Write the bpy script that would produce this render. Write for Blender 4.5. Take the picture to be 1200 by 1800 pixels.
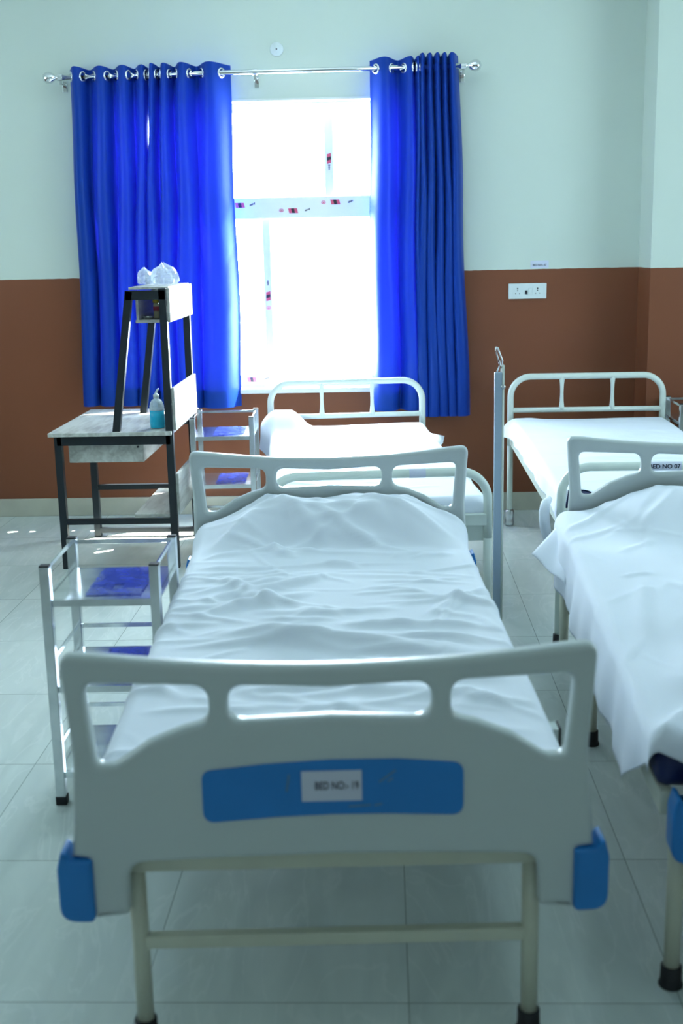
import bpy, bmesh, math, random
import numpy as np
from mathutils import Vector, Matrix
S = bpy.context.scene
for o in list(bpy.data.objects): bpy.data.objects.remove(o)
COL = S.collection
PI = math.pi
R = math.radians
rnd = random.Random(7)

# ------------------------------------------------------------------ camera
F = 2100.0; CAM_H = 1.5
def unit(v):
    v = np.array(v, float); return v/np.linalg.norm(v)
_d = unit([71, -468, F])                       # depth direction of the room seen from the camera
_dn = unit([.021, 1, (468-71*.021)/F])         # straight down
_r = np.cross(_dn, _d)
M = np.array([_r, _d, -_dn])
cd = bpy.data.cameras.new('camera'); cam = bpy.data.objects.new('camera', cd); COL.objects.link(cam)
cd.sensor_fit = 'VERTICAL'; cd.sensor_height = 36; cd.lens = F/1800*36
mx = Matrix.Identity(4)
for i in range(3):
    mx[i][0] = M[i][0]; mx[i][1] = -M[i][1]; mx[i][2] = -M[i][2]
mx[2][3] = CAM_H
cam.matrix_world = mx
cd.clip_start = .05; cd.clip_end = 200
cd.dof.use_dof = True; cd.dof.focus_distance = 5.0; cd.dof.aperture_fstop = 3.4
S.camera = cam

# ------------------------------------------------------------------ light and exposure
W = bpy.data.worlds.new('world'); S.world = W; W.use_nodes = True
bg = W.node_tree.nodes['Background']; bg.inputs[0].default_value = (.80, .93, 1.0, 1); bg.inputs[1].default_value = 48.0
S.view_settings.view_transform = 'Standard'; S.view_settings.look = 'None'
S.view_settings.gamma = 1; S.view_settings.use_curve_mapping = False
S.view_settings.exposure = 0.16
def light(name, kind, loc, rot, energy, col, **k):
    l = bpy.data.lights.new(name, kind); l.energy = energy; l.color = col
    o = bpy.data.objects.new(name, l); COL.objects.link(o); o.location = loc; o.rotation_euler = rot
    for a, b in k.items(): setattr(l, a, b)
    return o
def aim(o, d):
    o.rotation_euler = Vector(d).to_track_quat('-Z', 'Y').to_euler()
sun = light('sun', 'SUN', (2, 10, 6), (0, 0, 0), 70.0, (1, .93, .80), angle=R(.6)); aim(sun, (-.75, -.50, -1.0))
po = light('window_portal', 'AREA', (-.65, 7.02, 1.5), (R(-90), 0, 0), 10, (1, 1, 1), shape='RECTANGLE', size=1.7, size_y=1.6); po.data.cycles.is_portal = True; aim(po, (0, -1, 0))
# added area fills, standing in for unseen windows at right, left and behind
a = light('side_fill_light', 'AREA', (3.9, 4.6, 2.0), (0, 0, 0), 88, (.69, .91, 1), shape='RECTANGLE', size=2.6, size_y=1.5); aim(a, (-1, .35, -.05))
a = light('left_fill_light', 'AREA', (-3.9, 4.6, 1.9), (0, 0, 0), 42, (.70, .91, 1), shape='RECTANGLE', size=2.4, size_y=1.5); aim(a, (1, .1, -.2))
a = light('rear_fill_light', 'AREA', (-.3, -2.3, 2.1), (0, 0, 0), 12, (.70, .93, 1), shape='RECTANGLE', size=4.0, size_y=1.4); aim(a, (0, 1, -.1))
# ------------------------------------------------------------------ materials
def mat(name, col, rough=.5, metal=0, spec=.5, **kw):
    m = bpy.data.materials.new(name); m.use_nodes = True
    b = m.node_tree.nodes['Principled BSDF']
    b.inputs['Base Color'].default_value = (*col, 1); b.inputs['Roughness'].default_value = rough
    b.inputs['Metallic'].default_value = metal; b.inputs['Specular IOR Level'].default_value = spec
    for k, v in kw.items(): b.inputs[k].default_value = v
    return m
def nd(m, t, **k):
    n = m.node_tree.nodes.new(t)
    for a, b in k.items(): setattr(n, a, b)
    return n
def lk(m, a, b): m.node_tree.links.new(a, b)
def noisy(m, scale=8, amt=.06, bump=0, bscale=60, rough_amt=0, stretch=(1, 1, 1)):
    """gentle procedural variation of a material's own colour, plus an optional fine bump"""
    b = m.node_tree.nodes['Principled BSDF']; c = tuple(b.inputs['Base Color'].default_value)
    tc = nd(m, 'ShaderNodeTexCoord'); mp = nd(m, 'ShaderNodeMapping'); mp.inputs['Scale'].default_value = stretch
    lk(m, tc.outputs['Object'], mp.inputs[0])
    n = nd(m, 'ShaderNodeTexNoise'); n.inputs['Scale'].default_value = scale; n.inputs['Detail'].default_value = 5
    lk(m, mp.outputs[0], n.inputs['Vector'])
    r = nd(m, 'ShaderNodeValToRGB'); r.color_ramp.elements[0].position = .3; r.color_ramp.elements[1].position = .7
    r.color_ramp.elements[0].color = tuple(max(0, x*(1-amt)) for x in c[:3])+(1,)
    r.color_ramp.elements[1].color = tuple(min(1, x*(1+amt)) for x in c[:3])+(1,)
    lk(m, n.outputs['Fac'], r.inputs[0]); lk(m, r.outputs[0], b.inputs['Base Color'])
    if bump:
        n2 = nd(m, 'ShaderNodeTexNoise'); n2.inputs['Scale'].default_value = bscale; n2.inputs['Detail'].default_value = 4
        lk(m, mp.outputs[0], n2.inputs['Vector'])
        bp = nd(m, 'ShaderNodeBump'); bp.inputs['Strength'].default_value = bump; bp.inputs['Distance'].default_value = .01
        lk(m, n2.outputs['Fac'], bp.inputs['Height']); lk(m, bp.outputs[0], b.inputs['Normal'])
    return m
ABS = noisy(mat('cream_plastic', (.56, .625, .635), .33), 3, .02)
ENAMEL = noisy(mat('cream_enamel', (.62, .64, .53), .3), 12, .05)
ENAMELW = noisy(mat('white_enamel', (.68, .76, .71), .3), 12, .04)
BLUE = noisy(mat('blue_plastic', (.012, .21, .62), .4), 6, .05)
RUBBER = noisy(mat('black_rubber', (.006, .009, .014), .6), 20, .2)
PAPER = noisy(mat('paper', (.62, .66, .80), .7), 20, .02)
INK = noisy(mat('ink', (.02, .025, .06), .7), 20, .1)
SHEET = noisy(mat('white_cotton', (.80, .85, .95), .85, spec=.2), 5, .015, bump=.06, bscale=900)
NAVY = noisy(mat('navy_vinyl', (.008, .018, .10), .4), 10, .1)
STEEL = noisy(mat('polished_steel', (.72, .76, .79), .2, 1), 14, .15)
STEELM = noisy(mat('satin_steel', (.60, .64, .66), .3, 1), 14, .12)
BLACKM = noisy(mat('black_metal', (.006, .012, .018), .42), 10, .2)
CHROME = mat('chrome', (.8, .82, .84), .1, 1); noisy(CHROME, 10, .05)
WHITEP = noisy(mat('white_plastic', (.72, .80, .82), .35), 10, .02)
UPVC = noisy(mat('white_window_profile', (.90, .92, .93), .3), 6, .02)
RED = mat('red_print', (.68, .10, .17), .5); noisy(RED, 9, .05)
BLKP = mat('black_print', (.02, .02, .03), .5); noisy(BLKP, 9, .05)
POLEM = noisy(mat('pale_blue_enamel', (.40, .52, .66), .35), 8, .03)
# pale washed wood laminate
WOOD = mat('pale_laminate', (.5, .5, .47), .45)
def wood():
    m = WOOD; b = m.node_tree.nodes['Principled BSDF']
    tc = nd(m, 'ShaderNodeTexCoord'); mp = nd(m, 'ShaderNodeMapping'); mp.inputs['Scale'].default_value = (14, 2.2, 14)
    lk(m, tc.outputs['Object'], mp.inputs[0])
    n = nd(m, 'ShaderNodeTexNoise'); n.inputs['Scale'].default_value = 2.2; n.inputs['Detail'].default_value = 8; n.inputs['Distortion'].default_value = .6
    lk(m, mp.outputs[0], n.inputs['Vector'])
    r = nd(m, 'ShaderNodeValToRGB'); r.color_ramp.elements[0].position = .3; r.color_ramp.elements[1].position = .62
    r.color_ramp.elements[0].color = (.40, .39, .36, 1); r.color_ramp.elements[1].color = (.62, .63, .59, 1)
    lk(m, n.outputs['Fac'], r.inputs[0]); lk(m, r.outputs[0], b.inputs['Base Color'])
wood()
# wall paint, terracotta dado below z = 1.357
def wall_mat():
    m = mat('wall_paint', (.6, .7, .6), .55, spec=.3); b = m.node_tree.nodes['Principled BSDF']
    g = nd(m, 'ShaderNodeNewGeometry'); s = nd(m, 'ShaderNodeSeparateXYZ'); lk(m, g.outputs['Position'], s.inputs[0])
    n = nd(m, 'ShaderNodeTexNoise'); n.inputs['Scale'].default_value = 1.3; n.inputs['Detail'].default_value = 5; lk(m, g.outputs['Position'], n.inputs['Vector'])
    n3 = nd(m, 'ShaderNodeTexNoise'); n3.inputs['Scale'].default_value = 20; lk(m, g.outputs['Position'], n3.inputs['Vector'])
    ad = nd(m, 'ShaderNodeMath', operation='MULTIPLY_ADD'); lk(m, n3.outputs['Fac'], ad.inputs[0]); ad.inputs[1].default_value = .006; lk(m, s.outputs['Z'], ad.inputs[2])
    gt = nd(m, 'ShaderNodeMath', operation='GREATER_THAN'); lk(m, ad.outputs[0], gt.inputs[0]); gt.inputs[1].default_value = 1.360
    c1 = nd(m, 'ShaderNodeMix', data_type='RGBA'); c1.inputs['A'].default_value = (.185, .062, .030, 1); c1.inputs['B'].default_value = (.215, .074, .036, 1)
    c2 = nd(m, 'ShaderNodeMix', data_type='RGBA'); c2.inputs['A'].default_value = (.595, .68, .62, 1); c2.inputs['B'].default_value = (.635, .715, .655, 1)
    for c in (c1, c2): lk(m, n.outputs['Fac'], c.inputs['Factor'])
    mxn = nd(m, 'ShaderNodeMix', data_type='RGBA'); lk(m, gt.outputs[0], mxn.inputs['Factor'])
    lk(m, c1.outputs['Result'], mxn.inputs['A']); lk(m, c2.outputs['Result'], mxn.inputs['B']); lk(m, mxn.outputs['Result'], b.inputs['Base Color'])
    rr = nd(m, 'ShaderNodeMapRange'); rr.inputs['To Min'].default_value = .42; rr.inputs['To Max'].default_value = .7; lk(m, gt.outputs[0], rr.inputs['Value']); lk(m, rr.outputs[0], b.inputs['Roughness'])
    return m
WALL = wall_mat()
CEIL = noisy(mat('ceiling_paint', (.75, .82, .78), .8), 2, .02)
PLASTER = noisy(mat('reveal_plaster', (.75, .8, .76), .7), 4, .03)
SKIRT = noisy(mat('skirting_tile', (.50, .50, .42), .3), 5, .12)
def floor_mat():
    m = mat('marble_tile', (.5, .6, .6), .1, spec=.6); b = m.node_tree.nodes['Principled BSDF']
    g = nd(m, 'ShaderNodeNewGeometry'); s = nd(m, 'ShaderNodeSeparateXYZ'); lk(m, g.outputs['Position'], s.inputs[0])
    def line(sock, off, per, w):
        a = nd(m, 'ShaderNodeMath', operation='SUBTRACT'); lk(m, sock, a.inputs[0]); a.inputs[1].default_value = off-per*20
        d = nd(m, 'ShaderNodeMath', operation='DIVIDE'); lk(m, a.outputs[0], d.inputs[0]); d.inputs[1].default_value = per
        fr = nd(m, 'ShaderNodeMath', operation='FRACT'); lk(m, d.outputs[0], fr.inputs[0])
        lt = nd(m, 'ShaderNodeMath', operation='LESS_THAN'); lk(m, fr.outputs[0], lt.inputs[0]); lt.inputs[1].default_value = w/per
        fl = nd(m, 'ShaderNodeMath', operation='FLOOR'); lk(m, d.outputs[0], fl.inputs[0])
        return lt.outputs[0], fl.outputs[0]
    lx, ix = line(s.outputs['X'], .034, .548, .0018); ly, iy = line(s.outputs['Y'], 2.15, .579, .0022)
    mxx = nd(m, 'ShaderNodeMath', operation='MAXIMUM'); lk(m, lx, mxx.inputs[0]); lk(m, ly, mxx.inputs[1])
    cmb = nd(m, 'ShaderNodeCombineXYZ'); lk(m, ix, cmb.inputs[0]); lk(m, iy, cmb.inputs[1])
    wn = nd(m, 'ShaderNodeTexWhiteNoise'); lk(m, cmb.outputs[0], wn.inputs['Vector'])
    sc = nd(m, 'ShaderNodeVectorMath', operation='MULTIPLY_ADD'); lk(m, wn.outputs['Color'], sc.inputs[0]); sc.inputs[1].default_value = (9, 9, 9); lk(m, g.outputs['Position'], sc.inputs[2])
    rot = nd(m, 'ShaderNodeMapping'); rot.inputs['Rotation'].default_value = (0, 0, R(35)); rot.inputs['Scale'].default_value = (4.5, 1.2, 1); lk(m, sc.outputs[0], rot.inputs[0])
    n = nd(m, 'ShaderNodeTexNoise'); n.inputs['Scale'].default_value = 1.6; n.inputs['Detail'].default_value = 9; n.inputs['Distortion'].default_value = 1.2; lk(m, rot.outputs[0], n.inputs['Vector'])
    r = nd(m, 'ShaderNodeValToRGB'); e = r.color_ramp.elements
    e[0].position = .3; e[0].color = (.56, .64, .63, 1); e[1].position = .68; e[1].color = (.66, .74, .72, 1)
    lk(m, n.outputs['Fac'], r.inputs[0])
    vn = nd(m, 'ShaderNodeTexNoise'); vn.inputs['Scale'].default_value = 1.1; vn.inputs['Detail'].default_value = 7; vn.inputs['Distortion'].default_value = 2.2; lk(m, rot.outputs[0], vn.inputs['Vector'])
    vr = nd(m, 'ShaderNodeValToRGB'); q = vr.color_ramp.elements; q[0].position = .478; q[0].color = (0, 0, 0, 1); q[1].position = .5; q[1].color = (.32, .32, .32, 1); q2 = q.new(.525); q2.color = (0, 0, 0, 1); lk(m, vn.outputs['Fac'], vr.inputs[0])
    vm = nd(m, 'ShaderNodeMix', data_type='RGBA'); lk(m, vr.outputs[0], vm.inputs['Factor']); lk(m, r.outputs[0], vm.inputs['A']); vm.inputs['B'].default_value = (.80, .85, .83, 1)
    mxn = nd(m, 'ShaderNodeMix', data_type='RGBA'); lk(m, mxx.outputs[0], mxn.inputs['Factor']); lk(m, vm.outputs['Result'], mxn.inputs['A']); mxn.inputs['B'].default_value = (.16, .20, .20, 1)
    lk(m, mxn.outputs['Result'], b.inputs['Base Color'])
    n2 = nd(m, 'ShaderNodeTexNoise'); n2.inputs['Scale'].default_value = 3; n2.inputs['Detail'].default_value = 6; lk(m, g.outputs['Position'], n2.inputs['Vector'])
    rr = nd(m, 'ShaderNodeMapRange'); rr.inputs['To Min'].default_value = .10; rr.inputs['To Max'].default_value = .26; lk(m, n2.outputs['Fac'], rr.inputs['Value']); lk(m, rr.outputs[0], b.inputs['Roughness'])
    return m
FLOOR = floor_mat()
def curtain_mat():
    m = bpy.data.materials.new('royal_blue_satin'); m.use_nodes = True; nt = m.node_tree; nt.nodes.clear()
    out = nd(m, 'ShaderNodeOutputMaterial')
    p = nd(m, 'ShaderNodeBsdfPrincipled'); p.inputs['Base Color'].default_value = (.007, .042, .34, 1); p.inputs['Specular Tint'].default_value = (.3, .55, 1, 1); p.inputs['Roughness'].default_value = .4
    p.inputs['Sheen Weight'].default_value = .25; p.inputs['Sheen Tint'].default_value = (.06, .25, 1, 1); p.inputs['Sheen Roughness'].default_value = .4
    t = nd(m, 'ShaderNodeBsdfTranslucent'); t.inputs['Color'].default_value = (.005, .005, .20, 1)
    tc = nd(m, 'ShaderNodeTexCoord'); mp = nd(m, 'ShaderNodeMapping'); mp.inputs['Scale'].default_value = (500, 500, 60); lk(m, tc.outputs['Object'], mp.inputs[0])
    n = nd(m, 'ShaderNodeTexNoise'); n.inputs['Scale'].default_value = 1; lk(m, mp.outputs[0], n.inputs['Vector'])
    bp = nd(m, 'ShaderNodeBump'); bp.inputs['Strength'].default_value = .15; bp.inputs['Distance'].default_value = .002; lk(m, n.outputs['Fac'], bp.inputs['Height']); lk(m, bp.outputs[0], p.inputs['Normal'])
    x = nd(m, 'ShaderNodeMixShader'); x.inputs[0].default_value = .12
    lk(m, p.outputs[0], x.inputs[1]); lk(m, t.outputs[0], x.inputs[2]); lk(m, x.outputs[0], out.inputs[0])
    return m
SATIN = curtain_mat()
def clear_mat(name, tint, gloss, rough=.02, body=None, bodyf=0):
    m = bpy.data.materials.new(name); m.use_nodes = True; nt = m.node_tree; nt.nodes.clear()
    out = nd(m, 'ShaderNodeOutputMaterial'); t = nd(m, 'ShaderNodeBsdfTransparent'); t.inputs[0].default_value = (*tint, 1)
    g = nd(m, 'ShaderNodeBsdfGlossy'); g.inputs['Roughness'].default_value = rough
    x = nd(m, 'ShaderNodeMixShader'); x.inputs[0].default_value = gloss; lk(m, t.outputs[0], x.inputs[1]); lk(m, g.outputs[0], x.inputs[2])
    last = x
    if body:
        d = nd(m, 'ShaderNodeBsdfDiffuse'); d.inputs[0].default_value = (*body, 1)
        tc = nd(m, 'ShaderNodeTexCoord'); n = nd(m, 'ShaderNodeTexNoise'); n.inputs['Scale'].default_value = 25; n.inputs['Detail'].default_value = 5; lk(m, tc.outputs['Object'], n.inputs['Vector'])
        mr = nd(m, 'ShaderNodeMapRange'); mr.inputs['From Min'].default_value = .3; mr.inputs['From Max'].default_value = .7; mr.inputs['To Min'].default_value = bodyf*.6; mr.inputs['To Max'].default_value = min(1, bodyf*1.3); lk(m, n.outputs['Fac'], mr.inputs['Value'])
        y = nd(m, 'ShaderNodeMixShader'); lk(m, mr.outputs[0], y.inputs[0]); lk(m, x.outputs[0], y.inputs[1]); lk(m, d.outputs[0], y.inputs[2]); last = y
    lk(m, last.outputs[0], out.inputs[0]); return m
GLASS = clear_mat('window_glass', (.97, .99, 1), .05)
BAG = clear_mat('clear_polythene', (.9, .95, 1), .22, .15, (.85, .9, .95), .45)
FILM = clear_mat('blue_film', (.55, .60, .97), .3, .10, (.12, .16, .66), .42)
BOTTLE = clear_mat('milky_plastic', (.85, .95, 1), .08, .2, (.75, .85, .9), .7)
LIQ = noisy(mat('turquoise_liquid', (.02, .55, .85), .25), 10, .05)

# ------------------------------------------------------------------ mesh helpers
def link(name, me, m, parent=None, smooth=False):
    if isinstance(me, bmesh.types.BMesh):
        bm = me; me = bpy.data.meshes.new(name); bm.normal_update(); bm.to_mesh(me); bm.free()
    me.name = name
    if m and not len(me.materials): me.materials.append(m)
    if smooth:
        for p in me.polygons: p.use_smooth = True
    o = bpy.data.objects.new(name, me); COL.objects.link(o)
    if parent: o.parent = parent
    return o
def tag(o, label=None, cat=None, group=None, kind=None):
    if label: o['label'] = label
    if cat: o['category'] = cat
    if group: o['group'] = group
    if kind: o['kind'] = kind
    return o
def thing(name, label, cat, loc=(0, 0, 0), rz=0, group=None):
    o = bpy.data.objects.new(name, None); COL.objects.link(o); o.empty_display_size = .1
    o.location = loc; o.rotation_euler = (0, 0, rz)
    return tag(o, label, cat, group)
def bx(bm, c, s, rot=None, bev=0):
    """box with centre c and full size s"""
    r = bmesh.ops.create_cube(bm, size=1); vs = r['verts']
    bmesh.ops.scale(bm, vec=s, verts=vs)
    if bev:
        es = list({e for v in vs for e in v.link_edges})
        rr = bmesh.ops.bevel(bm, geom=es, offset=bev, segments=2, affect='EDGES', profile=.5)
        vs = list({v for f in rr['faces'] for v in f.verts} | {v for v in vs if v.is_valid})
    if rot is not None: bmesh.ops.rotate(bm, cent=(0, 0, 0), matrix=rot, verts=vs)
    bmesh.ops.translate(bm, vec=c, verts=vs)
    return bm
def box(c, s, bev=0, rot=None): return bx(bmesh.new(), c, s, rot, bev)
def beam(bm, a, b, w, d, up=(0, 1, 0), bev=0):
    """rectangular bar from a to b; w across, d along up"""
    a = Vector(a); b = Vector(b); z = (b-a).normalized(); y = Vector(up); y = (y-z*y.dot(z)).normalized(); x = y.cross(z)
    m = Matrix((x, y, z)).transposed()
    return bx(bm, (a+b)/2, (w, d, (b-a).length), m, bev)
def tube(bm, pts, r, n=16, closed=False, rad=None, cap=True):
    pts = [Vector(p) for p in pts]; rings = []; N = len(pts)
    t0 = (pts[1]-pts[0]).normalized(); up = Vector((0, 0, 1)) if abs(t0.z) < .9 else Vector((0, 1, 0))
    nrm = (up-t0*up.dot(t0)).normalized()
    for i, p in enumerate(pts):
        a = pts[(i-1) % N] if (i > 0 or closed) else pts[0]; b = pts[(i+1) % N] if (i < N-1 or closed) else pts[-1]
        t = (b-a).normalized(); nrm = (nrm-t*nrm.dot(t)).normalized(); bn = t.cross(nrm)
        q = rad[i] if rad else r
        rings.append([bm.verts.new(p+(nrm*math.cos(2*PI*k/n)+bn*math.sin(2*PI*k/n))*q) for k in range(n)])
    for i in range(N if closed else N-1):
        A = rings[i]; B = rings[(i+1) % N]
        for k in range(n): bm.faces.new((A[k], A[(k+1) % n], B[(k+1) % n], B[k]))
    if cap and not closed:
        bm.faces.new(list(reversed(rings[0]))); bm.faces.new(rings[-1])
    return bm
def lathe(bm, prof, c=(0, 0, 0), n=28):
    rings = []
    for r, z in prof:
        rings.append([bm.verts.new((c[0]+max(r, 1e-4)*math.cos(2*PI*k/n), c[1]+max(r, 1e-4)*math.sin(2*PI*k/n), c[2]+z)) for k in range(n)])
    for A, B in zip(rings, rings[1:]):
        for k in range(n): bm.faces.new((A[k], A[(k+1) % n], B[(k+1) % n], B[k]))
    bm.faces.new(list(reversed(rings[0]))); bm.faces.new(rings[-1])
    return bm
def fillet(pts, seg=6):
    """closed polygon of (x, y, radius) -> rounded point list"""
    out = []; n = len(pts)
    for i in range(n):
        p = Vector(pts[i][:2]); r = pts[i][2] if len(pts[i]) > 2 else 0
        if r <= 0: out.append(p); continue
        a = Vector(pts[i-1][:2])-p; b = Vector(pts[(i+1) % n][:2])-p
        la, lb = a.length, b.length; a.normalize(); b.normalize()
        th = math.acos(max(-1, min(1, a.dot(b)))); t = min(r/math.tan(th/2), la*.48, lb*.48)
        A = p+a*t; B = p+b*t
        for k in range(seg+1):
            s = k/seg; out.append(A*(1-s)**2+p*(2*s*(1-s))+B*s*s)
    return out
def plate(name, loops, thick, bev, m, parent, loc=(0, 0, 0)):
    """panel standing in the local xz plane, outline + holes, rounded edges"""
    cu = bpy.data.curves.new(name, 'CURVE'); cu.dimensions = '2D'; cu.fill_mode = 'BOTH'
    cu.extrude = max(0, thick/2-bev); cu.bevel_depth = bev; cu.bevel_resolution = 3; cu.offset = -bev
    for lp in loops:
        sp = cu.splines.new('POLY'); sp.points.add(len(lp)-1); sp.use_cyclic_u = True
        for q, p in zip(sp.points, lp): q.co = (p[0], p[1], 0, 1)
    tmp = bpy.data.objects.new(name, cu); COL.objects.link(tmp)
    dg = bpy.context.evaluated_depsgraph_get(); me = bpy.data.meshes.new_from_object(tmp.evaluated_get(dg))
    bpy.data.objects.remove(tmp); bpy.data.curves.remove(cu)
    bm = bmesh.new(); bm.from_mesh(me); bpy.data.meshes.remove(me)
    bmesh.ops.rotate(bm, cent=(0, 0, 0), matrix=Matrix.Rotation(R(90), 3, 'X'), verts=bm.verts)
    bmesh.ops.translate(bm, vec=loc, verts=bm.verts); bmesh.ops.remove_doubles(bm, verts=bm.verts, dist=1e-5)
    bmesh.ops.recalc_face_normals(bm, faces=bm.faces)
    o = link(name, bm, m, parent)
    for p in o.data.polygons: p.use_smooth = abs(p.normal.y) < .98
    return o
def text_mesh(name, body, size, m, parent, loc, rot=(R(90), 0, 0), width=None, bold=.0, depth=.0004, squeeze=1):
    cu = bpy.data.curves.new(name, 'FONT'); cu.body = body; cu.size = size; cu.align_x = 'CENTER'; cu.align_y = 'CENTER'
    cu.extrude = depth; cu.offset = bold
    tmp = bpy.data.objects.new(name, cu); COL.objects.link(tmp)
    dg = bpy.context.evaluated_depsgraph_get(); me = bpy.data.meshes.new_from_object(tmp.evaluated_get(dg))
    bpy.data.objects.remove(tmp)
    if width:
        xs = [v.co.x for v in me.vertices]; k = width/(max(xs)-min(xs))
        for v in me.vertices: v.co.x *= k
    me.materials.clear()
    o = link(name, me, m, parent); o.location = loc; o.rotation_euler = rot
    return o
def dup(root, loc, rz, label, group=None):
    r = root.copy(); COL.objects.link(r); r.location = loc; r.rotation_euler = (0, 0, rz); r['label'] = label
    if group: r['group'] = group
    for ch in root.children:
        c = ch.copy(); COL.objects.link(c); c.parent = r
        for g in ch.children:
            d = g.copy(); COL.objects.link(d); d.parent = c
    return r
def xform(dx, dy, rz):
    return None

# ------------------------------------------------------------------ the room
WY = 6.75; CZ = 3.05
XL, XR, YB = -4.0, 4.0, -2.5
WX0, WX1, WZ0, WZ1 = -1.50, .20, .715, 2.285
T = .22
tag(link('floor', box(((XL+XR)/2, (YB+WY+T)/2, -.05), (XR-XL+.4, WY+T-YB+.2, .1)), FLOOR), kind='structure')
tag(link('ceiling', box(((XL+XR)/2, (YB+WY+T)/2, CZ+.05), (XR-XL+.4, WY+T-YB+.2, .1)), CEIL), kind='structure')
bm = bmesh.new()
for x0, x1, z0, z1 in ((XL, WX0, 0, CZ), (WX1, XR, 0, CZ), (WX0, WX1, 0, WZ0), (WX0, WX1, WZ1, CZ)):
    bx(bm, ((x0+x1)/2, WY+T/2, (z0+z1)/2), (x1-x0, T, z1-z0))
tag(link('wall_back', bm, WALL), kind='structure')
tag(link('wall_left', box((XL-.05, (YB+WY)/2, CZ/2), (.1, WY-YB, CZ)), WALL), kind='structure')
tag(link('wall_right', box((XR+.05, (YB+WY)/2, CZ/2), (.1, WY-YB, CZ)), WALL), kind='structure')
tag(link('wall_front', box((0, YB-.05, CZ/2), (XR-XL, .1, CZ)), WALL), kind='structure')
tag(link('wall_pillar', box(((1.407+2.3)/2, WY-.15, CZ/2), (2.3-1.407, .30, CZ)), WALL), kind='structure')
bm = bmesh.new()
bx(bm, ((XL+1.4)/2, WY-.006, .052), (1.4-XL, .012, .104), bev=.003)
tag(link('baseboard_back', bm, SKIRT), kind='structure')
tag(link('baseboard_pillar', box((1.85, WY-.306, .052), (.9, .012, .104), .003), SKIRT), kind='structure')
tag(link('baseboard_jog', box((1.401, WY-.156, .052), (.012, .30, .104), .003), SKIRT), kind='structure')

# window: white profile frame with taped film, set back in the reveal
win = bpy.data.objects.new('window_1', None); COL.objects.link(win); win.location = (0, 0, 0); win['kind'] = 'structure'
FY = WY+.12
bm = bmesh.new()
rv = .012
bx(bm, ((WX0+WX1)/2, WY+T/2-.004, WZ1-rv/2+.001), (WX1-WX0, T, rv)); bx(bm, (WX0+rv/2-.001, WY+T/2-.004, (WZ0+WZ1)/2), (rv, T, WZ1-WZ0)); bx(bm, (WX1-rv/2+.001, WY+T/2-.004, (WZ0+WZ1)/2), (rv, T, WZ1-WZ0))
link('window_reveal', bm, PLASTER, win)
link('window_sill', box(((WX0+WX1)/2, WY+T/2-.012, WZ0-.004), (WX1-WX0+.04, T+.03, .028), .004), UPVC, win)
fr = bmesh.new(); fw = .062
for x0, x1, z0, z1 in ((WX0, WX1, WZ1-fw, WZ1-.008), (WX0, WX1, WZ0+.008, WZ0+.075), (WX0, WX0+fw, WZ0, WZ1), (WX1-fw, WX1, WZ0, WZ1)):
    bx(fr, ((x0+x1)/2, FY, (z0+z1)/2), (x1-x0, .06, z1-z0), bev=.004)
frame = link('window_frame', fr, UPVC, win)
trans = link('transom', box(((WX0+WX1)/2, FY-.008, 1.717), (WX1-WX0-.02, .075, .118), .005), UPVC, win)
for nm, x, z0, z1, w in (('mullion', -.285, 1.776, WZ1-fw, .052), ('mullion', -.645, WZ0+.07, 1.658, .046), ('mullion', -1.07, WZ0+.07, 1.658, .046), ('mullion', -1.03, 1.776, WZ1-fw, .052)):
    link(nm, box((x, FY, (z0+z1)/2), (w, .055, z1-z0), .004), UPVC, win)
for z0, z1 in ((WZ0+.07, 1.66), (1.774, WZ1-.06)):
    link('glass_pane', box(((WX0+WX1)/2, FY+.005, (z0+z1)/2), (WX1-WX0-.1, .004, z1-z0)), GLASS, win)
def logo(parent, x, y, z, w=.05, h=.026, vertical=False):
    bm = bmesh.new(); sk = .006
    def quad(a, b, yy):
        if vertical: pts = [(x-h/2, z-w/2+a*w-sk*.5), (x+h/2, z-w/2+a*w+sk*.5), (x+h/2, z-w/2+b*w+sk*.5), (x-h/2, z-w/2+b*w-sk*.5)]
        else: pts = [(x-w/2+a*w-sk*-.5, z-h/2), (x-w/2+b*w+sk*.5, z-h/2), (x-w/2+b*w-sk*.5, z+h/2), (x-w/2+a*w-sk*.5, z+h/2)]
        v = [bm.verts.new((p, yy, q)) for p, q in pts]; bm.faces.new(v)
    quad(0, 1, y); r = link('tape_print', bm, RED, parent); bm = bmesh.new()
    quad(.33, .67, y-.0008); link('tape_print', bm, BLKP, parent)
def script(parent, x, y, z, vertical=False):
    bm = bmesh.new()
    for i in range(7):
        a = -.013+i*.0042; h = rnd.choice([.006, .009, .012])
        c = (x, y, z+a) if vertical else (x+a, y, z+.0015*i-.004)
        s = (h, .0006, .003) if vertical else (.003, .0006, h)
        bx(bm, c, s)
    link('tape_print', bm, BLKP, parent)
def roundel(parent, x, y, z):
    bm = bmesh.new()
    tube(bm, [(x+.011*math.cos(2*PI*k/16), y, z+.008*math.sin(2*PI*k/16)) for k in range(16)], .0015, 6, closed=True)
    bx(bm, (x, y, z-.001), (.010, .0008, .006))
    link('tape_print', bm, RED, parent)
ty = FY-.047
for x, z in ((-.785, 1.735), (-.255, 1.742), (-.49, 1.700)): logo(win, x, ty, z)
for x, z in ((-.715, 1.738), (-.17, 1.742), (-.41, 1.703)): script(win, x, ty, z)
for x, z in ((-.32, 1.741), (-.555, 1.703)): roundel(win, x, ty, z)
logo(win, -.285, FY-.0285, 1.975, .052, .022, True); script(win, -.285, FY-.0285, 1.93, True)
logo(win, -.645, FY-.0285, 1.235, .05, .024, True); script(win, -.645, FY-.0285, 1.31, True); roundel(win, -.645, FY-.0285, 1.17)
for x, z in ((-.755, .765), (-.565, .735), (-.25, .745)): logo(win, x, FY-.032, z)
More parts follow.
